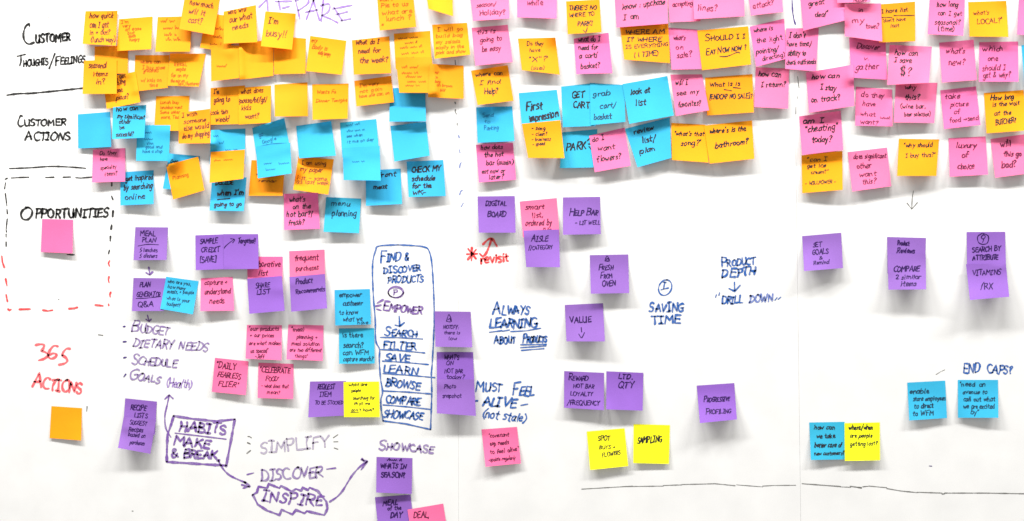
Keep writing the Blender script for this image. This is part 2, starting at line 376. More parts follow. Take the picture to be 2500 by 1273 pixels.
    for s in text.split('|'):
        if not s: continue
        if s[0] == '=':                           # a drawn line: =x,y x,y ...
            q = [tuple(map(float, a.split(','))) for a in s[1:].split()]
            ink_down([catmull(q, 4) if len(q) > 2 else q], wid*.9); continue
        tx, nums = s.rsplit('@', 1); nums = list(map(float, nums.split(',')))
        x0, y0, x1, hh = nums[:4]; a = math.tan(ang) if len(nums) < 5 else nums[4]/100.0
        y1 = y0 + (x1-x0)*a
        ink_down(scribble(x0, y0, x1, y1, hh) if tx[0] == '~' else text_strokes(tx, x0, y0, x1, y1, hh*random.uniform(1.0, 1.12), random.uniform(.05, .22), 1.4), wid*min(max(hh/11.0, .72), 1.12))
    if VL:
        V, Q = np.vstack(VL), QL
        uv = inv_bil(c, V); uv = np.clip(uv, .012, .988)
        hv = interp(h, uv[:, 0], uv[:, 1]) + .00032
        PV = bil(c, uv[:, 0], uv[:, 1])
        X, Y, Z = board_pt(PV[:, 0], PV[:, 1], hv)
        k = new_mesh('handwriting', np.stack([X, Y, Z], 1), Q, INK[ink], o, org)
    return o

# ================================================================== WRITING ON THE BOARD
def say(txt, x0, y0, x1, y1, h, wid, ink, label=None, slant=0.10, name='handwriting'):
    return drawn(name, text_strokes(txt, x0, y0, x1, y1, h, slant + random.uniform(-.05, .12), 1.6), wid, ink, label or f'marker handwriting reading {txt.replace("^", "")}')
def multi(name, L, wid, ink, label, smooth=False):
    single = {'dashed_outline': 'dash', 'dashed_line': 'dash', 'quote_marks': 'quote_mark', 'bullet': 'bullet', 'pen_mark': 'pen_mark', 'marker_line': 'marker_line'}
    if name in single:
        for s in L: drawn(single[name], [catmull(s) if smooth and len(s) > 2 else s], wid, ink, label)
        return
    return drawn(name, [catmull(s) if smooth and len(s) > 2 else s for s in L], wid, ink, label)
drawn('handwriting', [catmull([(72, 64), (70, 59), (62, 66), (57, 84), (60, 100), (70, 108), (83, 104)])] + text_strokes('USTOMER', 86, 105, 171, 99, 19, .05), 4.2, 'K', 'black heading CUSTOMER with a tall first letter')
drawn('handwriting', text_strokes('T', 40, 162, 57, 160, 27, .25) + text_strokes('HOUGHTS', 58, 163, 117, 158, 15, .05) + [[(134, 131), (120, 168)]] + text_strokes('F', 134, 160, 144, 159, 22) + text_strokes('EELINGS', 147, 158, 206, 153, 16, .15), 3.2, 'K', 'black heading THOUGHTS/FEELINGS')
multi('marker_line', [[(17, 232.6), (45, 229), (78, 228), (130, 223), (203, 215.5)]], 3.6, 'K', 'upper black rule under THOUGHTS/FEELINGS', True)
drawn('handwriting', [catmull([(54, 284), (50, 283), (46, 292), (44, 303), (50, 309), (57, 306)])] + text_strokes('USTOMER', 59, 308, 159, 306, 15, .05), 3.4, 'K', 'black heading CUSTOMER above the word ACTIONS')
say('ACTIONS', 62, 343, 169, 344, 20, 3.5, 'K', 'black heading word ACTIONS under CUSTOMER')
multi('marker_line', [[(23, 411.7), (70, 410), (124, 406.5), (170, 408), (208.7, 411)]], 2.6, 'K', 'lower black rule under CUSTOMER ACTIONS', True)
D = [[(12.5, 438), (18, 435.5)], [(27, 435), (50, 433.5), (70, 433)], [(111.5, 433.7), (131.7, 433)], [(154, 433), (172, 432.4)], [(184.6, 434), (197, 435), (226, 432.4)],
     [(13.5, 446.7), (11, 461)], [(13, 473), (16.8, 503)], [(17, 511.5), (18, 522)], [(17.6, 535), (14.8, 561), (16, 567)], [(14.8, 572), (14.8, 579)], [(14.8, 591), (15, 601.5)]]
multi('dashed_outline', D, 2.4, 'K', 'black dashes along the top and left of the box around OPPORTUNITIES')
D = [[(272.7, 440), (272.7, 454)], [(272.7, 480), (275.6, 487.6)], [(276, 515), (275, 529)], [(272.7, 550), (271, 560)], [(269.6, 577.6), (269, 588)], [(267, 612), (265, 619)]]
multi('dashed_outline', D, 3.8, 'K', 'black dashes down the right of the box around OPPORTUNITIES')
D = [[(267.5, 637), (264.5, 643), (267, 649.5)], [(266, 676), (264.5, 683), (266, 690)], [(270.4, 714), (268, 719.5), (269, 725)], [(265, 743), (265.4, 746)],
     [(4.4, 626), (5.7, 640), (10.4, 653)], [(13.7, 681), (16.8, 697.5)], [(14.8, 720), (18, 736)], [(19.4, 755), (23, 758), (26.7, 756)], [(47, 755.7), (73.4, 755)],
     [(104.5, 757.6), (116.7, 759.6), (128, 757.6)], [(168, 754), (181.5, 753), (189, 750.6)], [(232.6, 745), (251, 747)]]
multi('dashed_outline', D, 3.6, 'R', 'red dashes closing the lower half of the box around OPPORTUNITIES')
multi('pen_mark', [[(240, 817.5), (251, 819)]], 2.4, 'G', 'short grey stroke above the red ACTIONS heading')
multi('pen_mark', [[(212.6, 993), (211.5, 1004)]], 2.6, 'G', 'short grey stroke beside the blank orange note')
multi('pen_mark', [[(164, 621.7), (181, 622.5)]], 2.8, 'K', 'black stroke under the blank pink note')
multi('pen_mark', [[(142, 732), (144, 731)], [(117, 43), (118, 43.5)], [(322, 1248), (325, 1248)]], 1.6, 'G', 'tiny grey specks')
drawn('handwriting', [catmull([(68, 507), (56, 513), (51, 524), (56, 535), (68, 536), (77, 526), (78, 514), (70, 507), (62, 507)])] + text_strokes('PPORTUNITIES', 86, 533, 263, 530, 21, .12), 4.0, 'K', 'large black heading OPPORTUNITIES')
drawn('handwriting', [catmull([(87, 843), (96, 841), (107, 842), (106, 850), (101, 857)]) + catmull([(101, 857), (112, 861), (117, 868), (108, 876), (95, 880)]),
   catmull([(141, 846), (131, 845), (121, 857), (118, 870), (124, 876), (134, 873), (138, 866), (130, 863), (121, 867)]),
   catmull([(171, 852), (162, 852), (154, 861), (152, 868)]), catmull([(152, 868), (161, 874), (164, 882), (157, 888), (144, 891)])], 4.6, 'r', 'light red heading number 365')
say('^ACTIONS', 79, 945, 196, 962, 27, 4.4, 'r', 'light red heading word ACTIONS under the number')
say('^BUDGET', 320, 809, 411, 819, 20, 3.6, 'U'); say('DIETARY NEEDS', 324, 846, 504, 858, 20, 3.6, 'U')
say('^SCHEDULE', 320, 889, 431, 898, 18, 3.6, 'U'); say('^GOALS', 315, 924, 389, 936, 17, 3.8, 'U'); say('(Health)', 405, 944, 466, 948, 21, 2.4, 'L')
multi('bullet', [[(301, 798), (305, 797.4)], [(301, 835), (308, 834.4)], [(302, 874), (308, 872.6)], [(302.5, 920), (307, 914)]], 3.6, 'D', 'four short bullet strokes before the purple list')
multi('arrow', [[(363, 653), (364.5, 661), (365.6, 670)], [(356.5, 666), (365.6, 671.5), (372.6, 664)]], 3.8, 'V', 'small purple arrow pointing down under MEAL PLAN')
multi('arrow', [[(360, 770.5), (362, 778), (364, 784)], [(356.5, 780), (364, 786), (368.7, 780)]], 3.8, 'V', 'small purple arrow pointing down to BUDGET')
drawn('box_outline', [[(424, 1016), (418, 1036), (409, 1062), (407.5, 1095), (407, 1127)], [(424, 1016), (470, 1023), (530, 1029), (573, 1024)], [(573, 1025), (565, 1070), (552, 1139)], [(552, 1137), (500, 1134), (407, 1128)]], 5.6, 'V', 'thick purple box around HABITS')
multi('marker_line', [[(427.5, 1057.7), (490, 1065), (552, 1072.6)]], 3.2, 'V', 'purple rule under HABITS')
say('HABITS', 438, 1051, 548, 1060, 24, 5.2, 'V'); say('MAKE', 423, 1086, 508, 1095, 20, 5.0, 'V'); say('& BREAK', 418, 1117, 524, 1121, 20, 5.0, 'V')
multi('arrow', [catmull([(417, 1067.6), (405, 1046), (402.5, 1016), (408, 989.6), (413, 965.6)]), [(402.6, 974.6), (413, 965), (422.5, 973.6)]], 3.6, 'V', 'purple arrow curving up from the HABITS box')
multi('arrow', [catmull([(533, 1124), (538, 1135), (549.5, 1151), (566, 1164), (600, 1179)]), [(596, 1177), (611, 1187), (594, 1192)], [(590, 1184), (609, 1189)], [(530, 1125), (536, 1123), (534, 1127)]], 4.4, 'V', 'purple arrow from BREAK down to INSPIRE')
say('SIMPLIFY', 636, 1107, 800, 1092, 27, 4.0, 'l')
multi('pen_mark', [[(605, 1066), (609, 1066), (613.6, 1069)], [(604, 1081), (611, 1084)], [(602.6, 1107), (611.6, 1100)], [(824.7, 1061.7), (813.8, 1069)], [(814.8, 1079), (825, 1078.6)], [(815.8, 1094), (824.7, 1097)]], 2.4, 'G', 'grey strokes either side of SIMPLIFY')
say('DISCOVER', 636, 1174, 786, 1165, 25, 4.4, 'U')
multi('pen_mark', [[(603, 1159), (619, 1155)], [(797.5, 1145.7), (819.7, 1143)]], 3.0, 'V', 'dashes either side of DISCOVER')
say('INSPIRE', 640, 1224, 784, 1235, 25, 5.0, 'V')
pts = [(712,1080),(745,1060),(755,1018),(820,1030),(830,998),(910,1030),(920,1012),(1000,1055),(1030,1035),(1070,1050),(1080,1025),(1120,1045),(1130,1025),(1190,1050),(1215,1080),(1255,1130),(1262,1180),(1240,1228),(1180,1215),(1110,1198),(1095,1215),(1030,1190),(1005,1223),(925,1188),(910,1228),(820,1195),(750,1150),(720,1090),(712,1080)]
drawn('scalloped_outline', [[(380+a/3.0095, 850+b/3.0095) for a, b in pts]], 5.2, 'V', 'wavy purple cloud outline around INSPIRE')
multi('arrow', [catmull([(804.8, 1225.5), (822, 1214), (836, 1199), (850, 1176), (862, 1158), (879.6, 1139), (896, 1127.5)]), [(882, 1122.5), (896.8, 1126.5), (882, 1146.7)], [(884, 1120), (888, 1126)]], 4.2, 'V', 'long purple arrow rising to SHOWCASE')
say('^SHOWCASE', 925, 1097, 1056, 1107, 17, 4.2, 'U', 'purple heading SHOWCASE')
drawn('handwriting', [[(650, 0), (632, 18)], [(651, -20), (654, 26)], [(672, 4), (712, 3)], [(680, 3), (684, 24)], [(690, 20), (706, 16)],
   [(722, 3), (732, 46)], catmull([(720, 2), (748, -6), (752, 8), (728, 26)]), [(768, -6), (748, 47)], [(764, -2), (780, 50)], [(746, 30), (776, 24)],
   [(790, -4), (784, 52)], catmull([(783, 14), (804, 10), (802, 28), (786, 38)]), [(786, 38), (806, 46), (825, 56)], [(815, 18), (835, 50)], [(812, 22), (859, 13)], [(820, 36), (848, 29)], [(832, 51), (856, 46)]], 3.4, 'L', 'large lilac heading PREPARE cut by the top edge')
drawn('box_outline', [catmull([(971.8, 598), (925, 601), (917, 612), (909.6, 645.5), (911, 715.5), (916, 780), (917.4, 832), (926.5, 853), (926, 880), (929, 925), (934, 956), (930, 976), (931, 1000), (935.4, 1028)]),
   catmull([(971.8, 598), (1010, 600), (1034, 603), (1047, 612), (1055, 651), (1060, 754), (1058.7, 819), (1055, 890), (1053, 916), (1054, 960), (1051, 1049)]), [(935.4, 1028), (990, 1035), (1051, 1049)]], 3.4, 'B', 'tall rounded blue outline around the search list')
say('F', 928, 643, 941, 643, 28, 4.0, 'B', 'blue initial letter F'); say('IND &', 943, 639, 997, 637, 20, 3.8, 'B', 'blue handwriting IND & after a tall F'); say('DISCOVER', 937, 668, 1025, 661, 15, 3.8, 'B'); say('PRODUCTS', 946, 692, 1032, 688, 15, 3.6, 'B')
ci = [(966.5+19*math.cos(a), 713.5+14*math.sin(a)) for a in np.linspace(0, 6.6, 30)]; cj = [(965.5+17.5*math.cos(a), 714.5+12*math.sin(a)) for a in np.linspace(.3, 6.6, 30)]
drawn('circled_letter', [ci, cj] + text_strokes('P', 960, 720, 969, 720, 13), 2.6, 'V', 'purple circled letter P in the blue outline')
drawn('handwriting', text_strokes('^EMPOWER', 934, 757, 1028, 768, 17) + [[(921, 740), (935.5, 732)], [(917, 748), (930, 745)], [(920, 755), (930, 758)]], 4.0, 'V', 'purple word EMPOWER')
multi('arrow', [[(974.4, 772.6), (976, 796.5)], [(964.6, 794), (976, 797), (987, 788)]], 3.6, 'B', 'blue arrow pointing down to SEARCH')
for t, x0, y0, x1, y1, h, ln in (('^SEARCH', 938, 819, 1017, 823, 15, (928.5, 824, 1031.5, 828)), ('FILTER', 936, 852, 1014, 857, 18, (927.8, 853.5, 1037, 862)), ('SAVE', 939, 880, 997, 884, 18, (933.7, 882, 1046, 890.5)),
        ('LEARN', 937, 909, 1018, 916, 18, (935, 912.5, 1061.6, 922.4)), ('BROWSE', 941, 943, 1024, 951, 18, (932.7, 954.7, 1051, 962)), ('COMPARE', 941, 983, 1025, 991, 18, (935, 989, 1051, 1000)), ('SHOWCASE', 936, 1019, 1031, 1025, 18, None)):
    say(t, x0, y0, x1, y1, h, 4.0, 'B')
    if ln: multi('marker_line', [[(ln[0], ln[1]), ((ln[0]+ln[2])/2, (ln[1]+ln[3])/2-1), (ln[2], ln[3])]], 3.0, 'B', f'blue rule under {t.replace("^", "")}')
multi('star_mark', [[(1143, 608), (1162, 632)], [(1162, 610), (1142, 634)], [(1152, 605), (1151, 636)], [(1140, 621), (1165, 620)]], 4.2, 'R', 'red asterisk beside revisit')
multi('arrow', [catmull([(1171.5, 620), (1179, 626), (1187, 618), (1194, 602), (1200, 584.6)]), catmull([(1179, 597), (1192, 585), (1202, 584), (1213, 601.5)])], 4.4, 'R', 'red hooked arrow pointing up')
say('revisit', 1173, 644, 1240, 638, 21, 4.0, 'R', 'red word revisit')
say('^ALWAYS', 1203, 767, 1290, 767, 21, 4.2, 'B'); say('LEARNING', 1196, 800, 1309, 800, 22, 4.6, 'B')
multi('marker_line', [[(1195, 811.5), (1226, 807.6)], [(1227, 809), (1244, 806)], [(1246.7, 810), (1285, 808), (1320.5, 801.6)]], 2.8, 'B', 'blue rule under LEARNING')
say('^ABOUT', 1207, 840, 1257, 838, 15, 4.0, 'B', 'blue word ABOUT before PRODUCTS'); say('^PRODUCTS', 1276, 837, 1333, 835, 14, 4.0, 'B', 'blue word PRODUCTS underlined three times')
multi('marker_line', [[(1271, 842), (1334, 841.2)], [(1271, 849), (1332.7, 845)], [(1273, 856), (1328, 851.5)]], 3.0, 'B', 'three blue rules under PRODUCTS')
say('^MUST', 1162, 955, 1222, 957, 20, 4.0, 'B'); say('^FEEL', 1250, 964, 1302, 966, 22, 4.2, 'B')
say('ALIVE', 1177, 991, 1259, 995, 21, 4.6, 'B'); multi('pen_mark', [[(1160, 979.5), (1166.5, 979)], [(1272, 990), (1288, 987)]], 3.6, 'B', 'blue dashes either side of ALIVE'); say('(not stale)', 1176, 1020, 1281, 1031, 20, 3.6, 'B')
cc = [(1624+16*math.cos(a)-3*math.sin(a), 702.6+19*math.sin(a)) for a in np.linspace(-1.6, 4.9, 30)]
drawn('clock_symbol', [cc, [(1619, 689), (1626, 690)], [(1623, 690), (1621, 700), (1620, 706)], [(1614, 708), (1620, 706), (1632, 703.5)]], 3.2, 'B', 'blue clock face with an L-shaped pair of hands above SAVING TIME')
say('SAVING', 1585, 762, 1667, 761, 21, 4.4, 'B'); say('TIME', 1590, 792, 1660, 789, 20, 4.4, 'B')
say('^PRODUCT', 1761, 652, 1842, 645, 16, 3.8, 'B', 'blue word PRODUCT above DEPTH'); say('DEPTH', 1763, 678, 1844, 671, 19, 4.4, 'B')
multi('arrow', [[(1793, 689.6), (1793.7, 710)], [(1780, 705), (1793.7, 711.6), (1807, 697)]], 3.8, 'B', 'blue arrow from DEPTH down to DRILL DOWN')
say('DRILL', 1761, 742, 1810, 739, 17, 4.0, 'B'); say('DOWN', 1830, 738, 1886, 737, 18, 4.2, 'b2')
multi('quote_marks', [[(1749, 720), (1747, 726)], [(1757, 715), (1755, 721)], [(1892, 733), (1897, 727)], [(1900, 731), (1906, 726)]], 3.2, 'B', 'blue quotation marks around DRILL DOWN')
say('END', 2351, 911, 2391, 911, 23, 3.8, 'B'); say('CAPS?', 2409, 911, 2469, 914, 20, 3.8, 'B')
multi('arrow', [[(2230, 466.6), (2227, 485.5), (2226, 510)], [(2214.6, 496), (2226, 511), (2240, 494.6)]], 2.0, 'G', 'thin grey arrow pointing down in the right panel')
multi('marker_line', [[(1933, -30), (1934.6, 22), (1938, 46), (1942, 60)]], 3.0, 'D', 'dark purple upright stroke by the seam', True)
multi('pen_mark', [[(1947, 187.5), (1951, 215.5)], [(1947.4, 236), (1947, 241)], [(1943.5, 262), (1943, 278)]], 1.6, 'G', 'thin grey upright strokes by the seam')
multi('dashed_line', [[(1111, 148), (1112, 158)], [(1110.6, 249.6), (1112, 254)], [(1112, 268), (1111.6, 274), (1114.8, 279)], [(1116, 301), (1116, 306)]], 2.4, 'G', 'grey dashes down the first column edge')
multi('dashed_line', [[(1120, 331), (1121, 337)], [(1121.7, 366), (1123, 373.5)], [(1122, 410), (1123.5, 401), (1126, 397)], [(1122, 476), (1125, 467), (1128.7, 465)], [(1126, 505), (1131, 496)]], 2.4, 'b2', 'blue dashes down the first column edge')
multi('marker_line', [[(1420, 1194.5), (1545, 1187)], [(1530, 1188), (1620, 1187)], [(1619, 1185.5), (1665, 1184)], [(1665, 1183), (1715, 1182), (1745, 1181), (1795, 1186)], [(1798, 1184), (1862, 1189)], [(1862, 1187), (1890, 1185.5), (1943, 1185)]], 1.5, 'G', 'thin dark line across the foot of the middle panel')
multi('marker_line', [[(1958, 1181), (2052, 1188)], [(2052, 1189), (2077, 1190)], [(2106, 1189), (2122, 1187)], [(2122, 1187), (2165, 1191)], [(2165, 1193), (2200, 1199), (2240, 1203)], [(2240, 1202), (2300, 1204)], [(2306, 1204), (2410, 1204), (2520, 1206)]], 1.8, 'G', 'thin dark line across the foot of the right panel')
multi('marker_line', [[(2076, 1187.5), (2103, 1191.5)], [(2300, 1206.5), (2306, 1206)]], 3.0, 'G', 'faded stretch of the line across the foot of the right panel')
multi('pen_mark', [[(2285, 915), (2296, 908), (2307, 903)]], 1.2, 'G', 'faint grey scratch left of END CAPS'); multi('pen_mark', [[(2269, 1138), (2275, 1138.5)]], 2.2, 'D', 'small dark fleck above the foot line')

# ================================================================== STICKY NOTES (lowest of each pile first)
# ---- left cluster, bottom layer
note('O', (231,114, 313,112, 312,180, 231,180), 5, 'f', '', 'blank orange sticky note mostly hidden behind "how quick can I get" and "seasonal items in?"')
note('O', (503,32, 580,42, 560,128, 488,117), 8, 'f', '~@525,72,545,9|~@520,92,548,9|~@512,110,548,9', 'orange sticky note tucked between "how much will it cost?" and "who will our what needs"')
note('O', (515,110, 585,112, 584,191, 515.7,199), 9, 'f', '~@528,164,555,8', 'orange sticky note second row, left of two blank neighbours under "who will our what needs"')
note('O', (583,104, 668,98, 667,185.5, 585,195), 10, 'f', '', 'blank orange sticky note below the gap between "who will our what needs" and "I\'m busy!!"')
note('O', (668,88, 747,94.5, 745.7,180, 669,182), 10, 'f', '', 'blank orange sticky note directly behind and right of "I\'m busy!!"')
note('O', (385,42, 469,40, 463.8,126.6, 379,127), 11, 'f', '~@392,55,425,9|~@398,72,440,9|~@400,88,430,9|~@404,100,440,9', 'orange sticky note with faint writing, left of and under "how much will it cost?"')
note('O', (291,47, 372.5,40.7, 369,120.5, 285,125), 12, 'f', "I'm@296,58,312,7|very@300,68,318,7|at ease@306,76,344,7|but@312,84,328,7|kinda@314,92,330,7|hungry@316,101,340,7", 'orange sticky note with tiny faint writing right of "how quick can I get"')
note('O', (208.7,27.7, 287,26.7, 282.6,112, 201.7,107.6), 13, 'm', 'how quick@218,44,276,12|can I get@219,68,264,13|in + out?@219,85,268,11|(lunch way)@222,103,281,12', dog=(1,0,4))
note('O', (453,-17, 537,-2, 521.7,86.4, 437.7,71), 17, 'm', 'how much@463,11,520,12|will it@459,32,500,13|cost?@458,54,492,13', 'orange sticky note reading "how much will it cost?" cut by the top edge')
note('O', (546,28.7, 624.5,12.7, 628.4,103.5, 546,107), 14, 'm', 'who will@556,36,600,12|our what@560,56,616,13|needs@568,74,606,12', 'orange sticky note reading "who will our what needs" left of the lilac heading')
note('O', (648,28, 722.6,33.6, 713,121.7, 636.7,113), 17, 'm', "I'm@655,58,678,14|busy!!@650,88,698,16", dog=(1,0,7))
note('O', (330,135, 413.5,135, 409.6,214.7, 327,224), 11, 'f', "where can@342,155,392,8|I buy some@348,169,402,8|groceries@350,176,386,9|w/ kids on@344,200,394,8|time@364,212,384,8", 'orange sticky note with faint writing in the second row below the two faint notes')
note('O', (415,131, 502.7,131.5, 485,212, 408.5,209.5), 13, 'f', 'kimchi,@425,161,456,8|maybe@430,173,452,8|far on my@417,188,458,8|the mix on@416,201,450,7|sale /featured@434,208,486,8', 'orange sticky note with faint writing below the left side of "how much will it cost?"')
note('O', (757.4,88, 845.7,99.8, 834,183, 747,174), 12, 'f', 'my@760,102,774,9|Body is@762,119,798,9|really hungry@776,133,806,8', 'orange sticky note with faint writing left of "what do I need for the week?"')
note('O', (859,98.6, 950.4,89, 955,179, 864,182.6), 12, 'm', 'What do I@868,110,925,11,-6|need for@874,131,928,11,-6|the week?@878,154,946,12,-4', wid=2.5)
note('O', (920,-15, 1008,-22, 1016,66, 927,75), 12, 'f', 'What if@926,4,960,8|Pie to us@930,19,996,10|what are@932,37,1004,10|lunch ?@942,52,1002,11|s@931,63,936,6', 'orange sticky note with faint writing at the top edge above the tall orange pair')
note('O', (1036,-45, 1104,-48, 1106,40, 1046,22), 20, 'f', '', 'blank orange sticky note curling at the top edge, last orange one before the pinks', dog=(0,1,-6))
note('O', (1055,61, 1140,56, 1148,134, 1061,144), 12, 'f', 'I will go@1068,78,1130,9,-6|build bag@1064,93,1128,8,-6|my salads@1064,108,1122,8,-6|easily in the@1064,121,1132,8,-6|park and show@1064,133,1136,8,-6', 'orange sticky note with five faint lines right of the tall orange pair')
# ---- blue below
note('B', (952,216, 1038,212, 1040,296.6, 950.4,297.5), 10, 'b', '', 'blue sticky note hanging below the tall orange pair, upper of two blank blues')
note('O', (961.4,82.8, 1050,75.5, 1054,160, 966,170), 9, 'm', '~@972,97,1020,7|~@988,108,1018,7|~@976,120,1030,7|~@980,134,1034,7|~@984,145,1010,7', 'upper orange sticky note of the tall overlapping pair, five faint lines', wid=1.5)
note('O', (966,141, 1054,140, 1062,227, 975,227), 12, 'f', '~@980,167,1026,7|~@980,181,1020,8|~@990,190,1028,7|~@994,202,1042,7|~@990,211,1024,6', 'lower orange sticky note of the tall overlapping pair')
note('O', (1049,156, 1132,160.7, 1132,241.5, 1044.7,238), 13, 'f', 'my@1062,179,1070,6|ice@1062,191,1068,6|bag@1062,202,1074,6|on brown@1066,211,1104,6|bill@1074,223,1086,6', 'orange sticky note with tiny faint writing right of the tall orange pair, second row')
note('O', (865,198, 955,185.5, 962,250, 870,260), 10, 'f', "I'm very@878,214,924,8|not goin@879,228,932,8|have one car, on@877,240,950,7", 'wide short orange sticky note under "what do I need for the week?"')
# ---- third row
note('O', (251,192, 330.6,175, 342.7,250, 260.5,266.5), 13, 'm', 'can I get@262,196,306,12,-16|anything@266,212,306,12,-20|in one@271,228,298,11,-14|place?@284,245,314,11,-14')
note('O', (205,148.5, 285,146, 285,229.5, 201.7,230), 12, 'm', 'seasonal@216,167,260,13|items@228,186,262,12|in?@234,206,256,13')
note('O', (381,235.4, 462.8,234.5, 458,320, 376.5,319.4), 10, 'f', 'Lunch buy@391,254,436,7|lunchbox want@391,266,444,7|Some other@391,278,438,7|more, Tea@393,290,436,7', 'orange sticky note with four faint lines, behind "I wish someone else"')
note('O', (514.4,215.5, 598,209, 598,303, 513,305), 9, 'm', "I'm@522,230,534,11|going to@522,250,560,12,-5|cook this@514,281,556,11,-8|week!@526,298,560,12,-6", 'orange sticky note reading "I\'m going to cook this week!"')
note('O', (582,214.8, 661.7,209.4, 661,300, 583,304.6), 11, 'm', 'what does@588,229,642,11|spouse/bf/gf/@580,252,650,12,-4|kids@589,270,612,11|want?@598,290,632,11', dog=(0,1,3))
note('O', (437,276, 513,266, 513.3,350, 436,351), 14, 'm', 'I wish@444,287,480,11|someone@448,303,502,10|else would@448,320,510,11|do my shopping@445,339,511,11')
note('O', (670,207, 750.6,201.6, 752,284, 671,285), 17, 'f', '', 'blank orange sticky note bulging at its foot, right of "what does spouse"', bend=.9)
note('O', (762,206.5, 851,204.5, 848.7,290, 763,293), 12, 'f', 'Wants Fu@774,229,820,8|Dinner Tonight@771,250,846,7', 'orange sticky note with two faint lines right of the bulging blank one')
# ---- blue rows, left
note('B', (190,279.5, 268.3,273.5, 271.7,359, 191,363), 7, 'b', '', 'blank blue sticky note beside the CUSTOMER ACTIONS heading')
note('B', (335,306, 416,306, 412,393.5, 331.9,393), 8, 'b', '~@352,326,372,7|~@352,342,376,7|~@358,353,374,7|good and@355,362,395,7|have a stop@348,373,396,7', 'blue sticky note with faint writing right of "how can my significant other"')
note('B', (276,262, 357,256.7, 352.6,337, 273.5,340), 11, 'k', 'how can@284,272,336,11|my significant@286,288,352,10,6|other@290,303,318,10|be@292,316,304,9|successful?@283,334,326,10,-5')
note('B', (294,421, 375,416, 375,498.5, 294,502), 10, 'k', 'get inspired@306,442,372,13|by searching@302,464,372,13|online@305,488,354,12')
note('P', (226.9,365.8, 306,362, 305.4,443.6, 224.8,446), 9, 'k', 'Do they@243,379,284,8|have@244,393,262,8|specialty@245,415,284,8,-12|item?@256,430,286,9,-8', wid=2.0)
note('B', (413,375, 488,382, 473,468, 397.5,461), 7, 'k', 'Open@416,398,434,9', 'blue sticky note almost covered by the tilted blank orange one')
note('O', (405,403, 484,383, 499,465, 422.6,487.6), 9, 'f', 'Planning@422,440,460,8,-26', 'orange sticky note tilted, faint word Planning, left of the blue "decide when" note')
note('B', (515,318, 599,314.4, 598,400, 512,402), 9, 'b', '~@520,335,542,7|~@534,352,545,7|~@550,368,580,5', 'blue sticky note above the blank bright orange one over "decide when"')
note('B', (518,437, 602,433.7, 595,516, 511.5,514.6), 13, 'k', "DECIDE@526,452,568,9|when I'm@530,478,594,11|=531,488 561,485|going to go@522,504,588,9,-2", 'blue sticky note reading "decide when I\'m going to go"', wid=3.0)
note('O', (514.6,371.5, 598,365.8, 594,436.8, 511.5,447), 16, 'f', '~@522,394,570,4', 'bright orange sticky note with one faint line over "decide when I\'m going to go"')
note('O', (614,391.4, 696,395, 690,478.5, 607,478.5), 8, 'm', '~@624,428,636,9|reminder@632,444,674,6', 'orange sticky note mostly covered by a tall blue pair', wid=1.6)
note('B', (615.7,313, 694,288.5, 709,366, 627,388), 10, 'b', 'go@632,335,642,9|Google@640,352,674,8|=628,360 660,352 700,350', 'upper blue sticky note of the tilted tall blue pair')
note('B', (625,358, 708.5,349, 711.9,424, 629.4,436), 17, 'b', '~@644,402,662,5|~@680,402,706,5|~@648,417,672,5', 'lower blue sticky note of the tilted tall blue pair')
note('O', (728.7,382, 815,389.6, 801.5,475.7, 715.7,463.5), 24, 'm', 'I am using@736,402,796,9,4|my paper@732,418,786,10,6|list - same@726,438,796,9,6|as last week@724,448,802,9,5', wid=2.0, bend=2.0)
note('B', (723,308, 808.5,296, 820,380.5, 730.5,387), 14, 'b', '', 'blank blue sticky note above "I am using my paper list"')
note('B', (893,417, 977.8,412, 981.7,498.5, 893.5,503), 10, 'k', 'upfront@904,434,966,10|meat@910,462,944,9', 'blue sticky note with half-hidden writing ending in "meat"', wid=3.0)
note('B', (830,300, 918.7,291, 926,376, 836,385), 10, 'b', '~@845,308,885,6|~@846,323,890,6|see when@846,336,884,6|it me on day@848,350,912,6', 'upper blue sticky note of the upright tall blue pair')
note('B', (836.5,362, 927,357, 929.6,441.5, 839,440), 17, 'b', '~@860,397,890,5', 'lower blue sticky note of the upright tall blue pair')
note('B', (953,308, 1040,297.6, 1049,380.5, 962.8,394.8), 12, 'b', '', 'blank blue sticky note above "check my schedule"')
note('B', (992.6,394.8, 1082,391, 1088,479, 997.8,481.6), 11, 'k', 'CHECK MY@1005,422,1074,12,-8|schedule@1005,442,1062,11|for the@1006,460,1052,11|WK-@1008,476,1038,9', wid=2.8)
note('P', (693,474, 776,471, 781,559, 693.7,562), 10, 'k', "what's@706,493,744,11|on the@714,510,758,11,-4|hot bar?/@700,530,764,12,-2|fresh?@704,550,742,12", 'pink sticky note reading "what\'s on the hot bar? fresh?"')
note('B', (796,481.6, 881.6,485.5, 876.4,569.8, 789.9,566.4), 10, 'n', 'menu@808,502,852,11|planning@810,528,870,13,-1')
note('H', (103,535, 178.4,537, 176.8,619, 99.8,615.7), 6, 'd', '', 'blank pink sticky note under the OPPORTUNITIES heading')
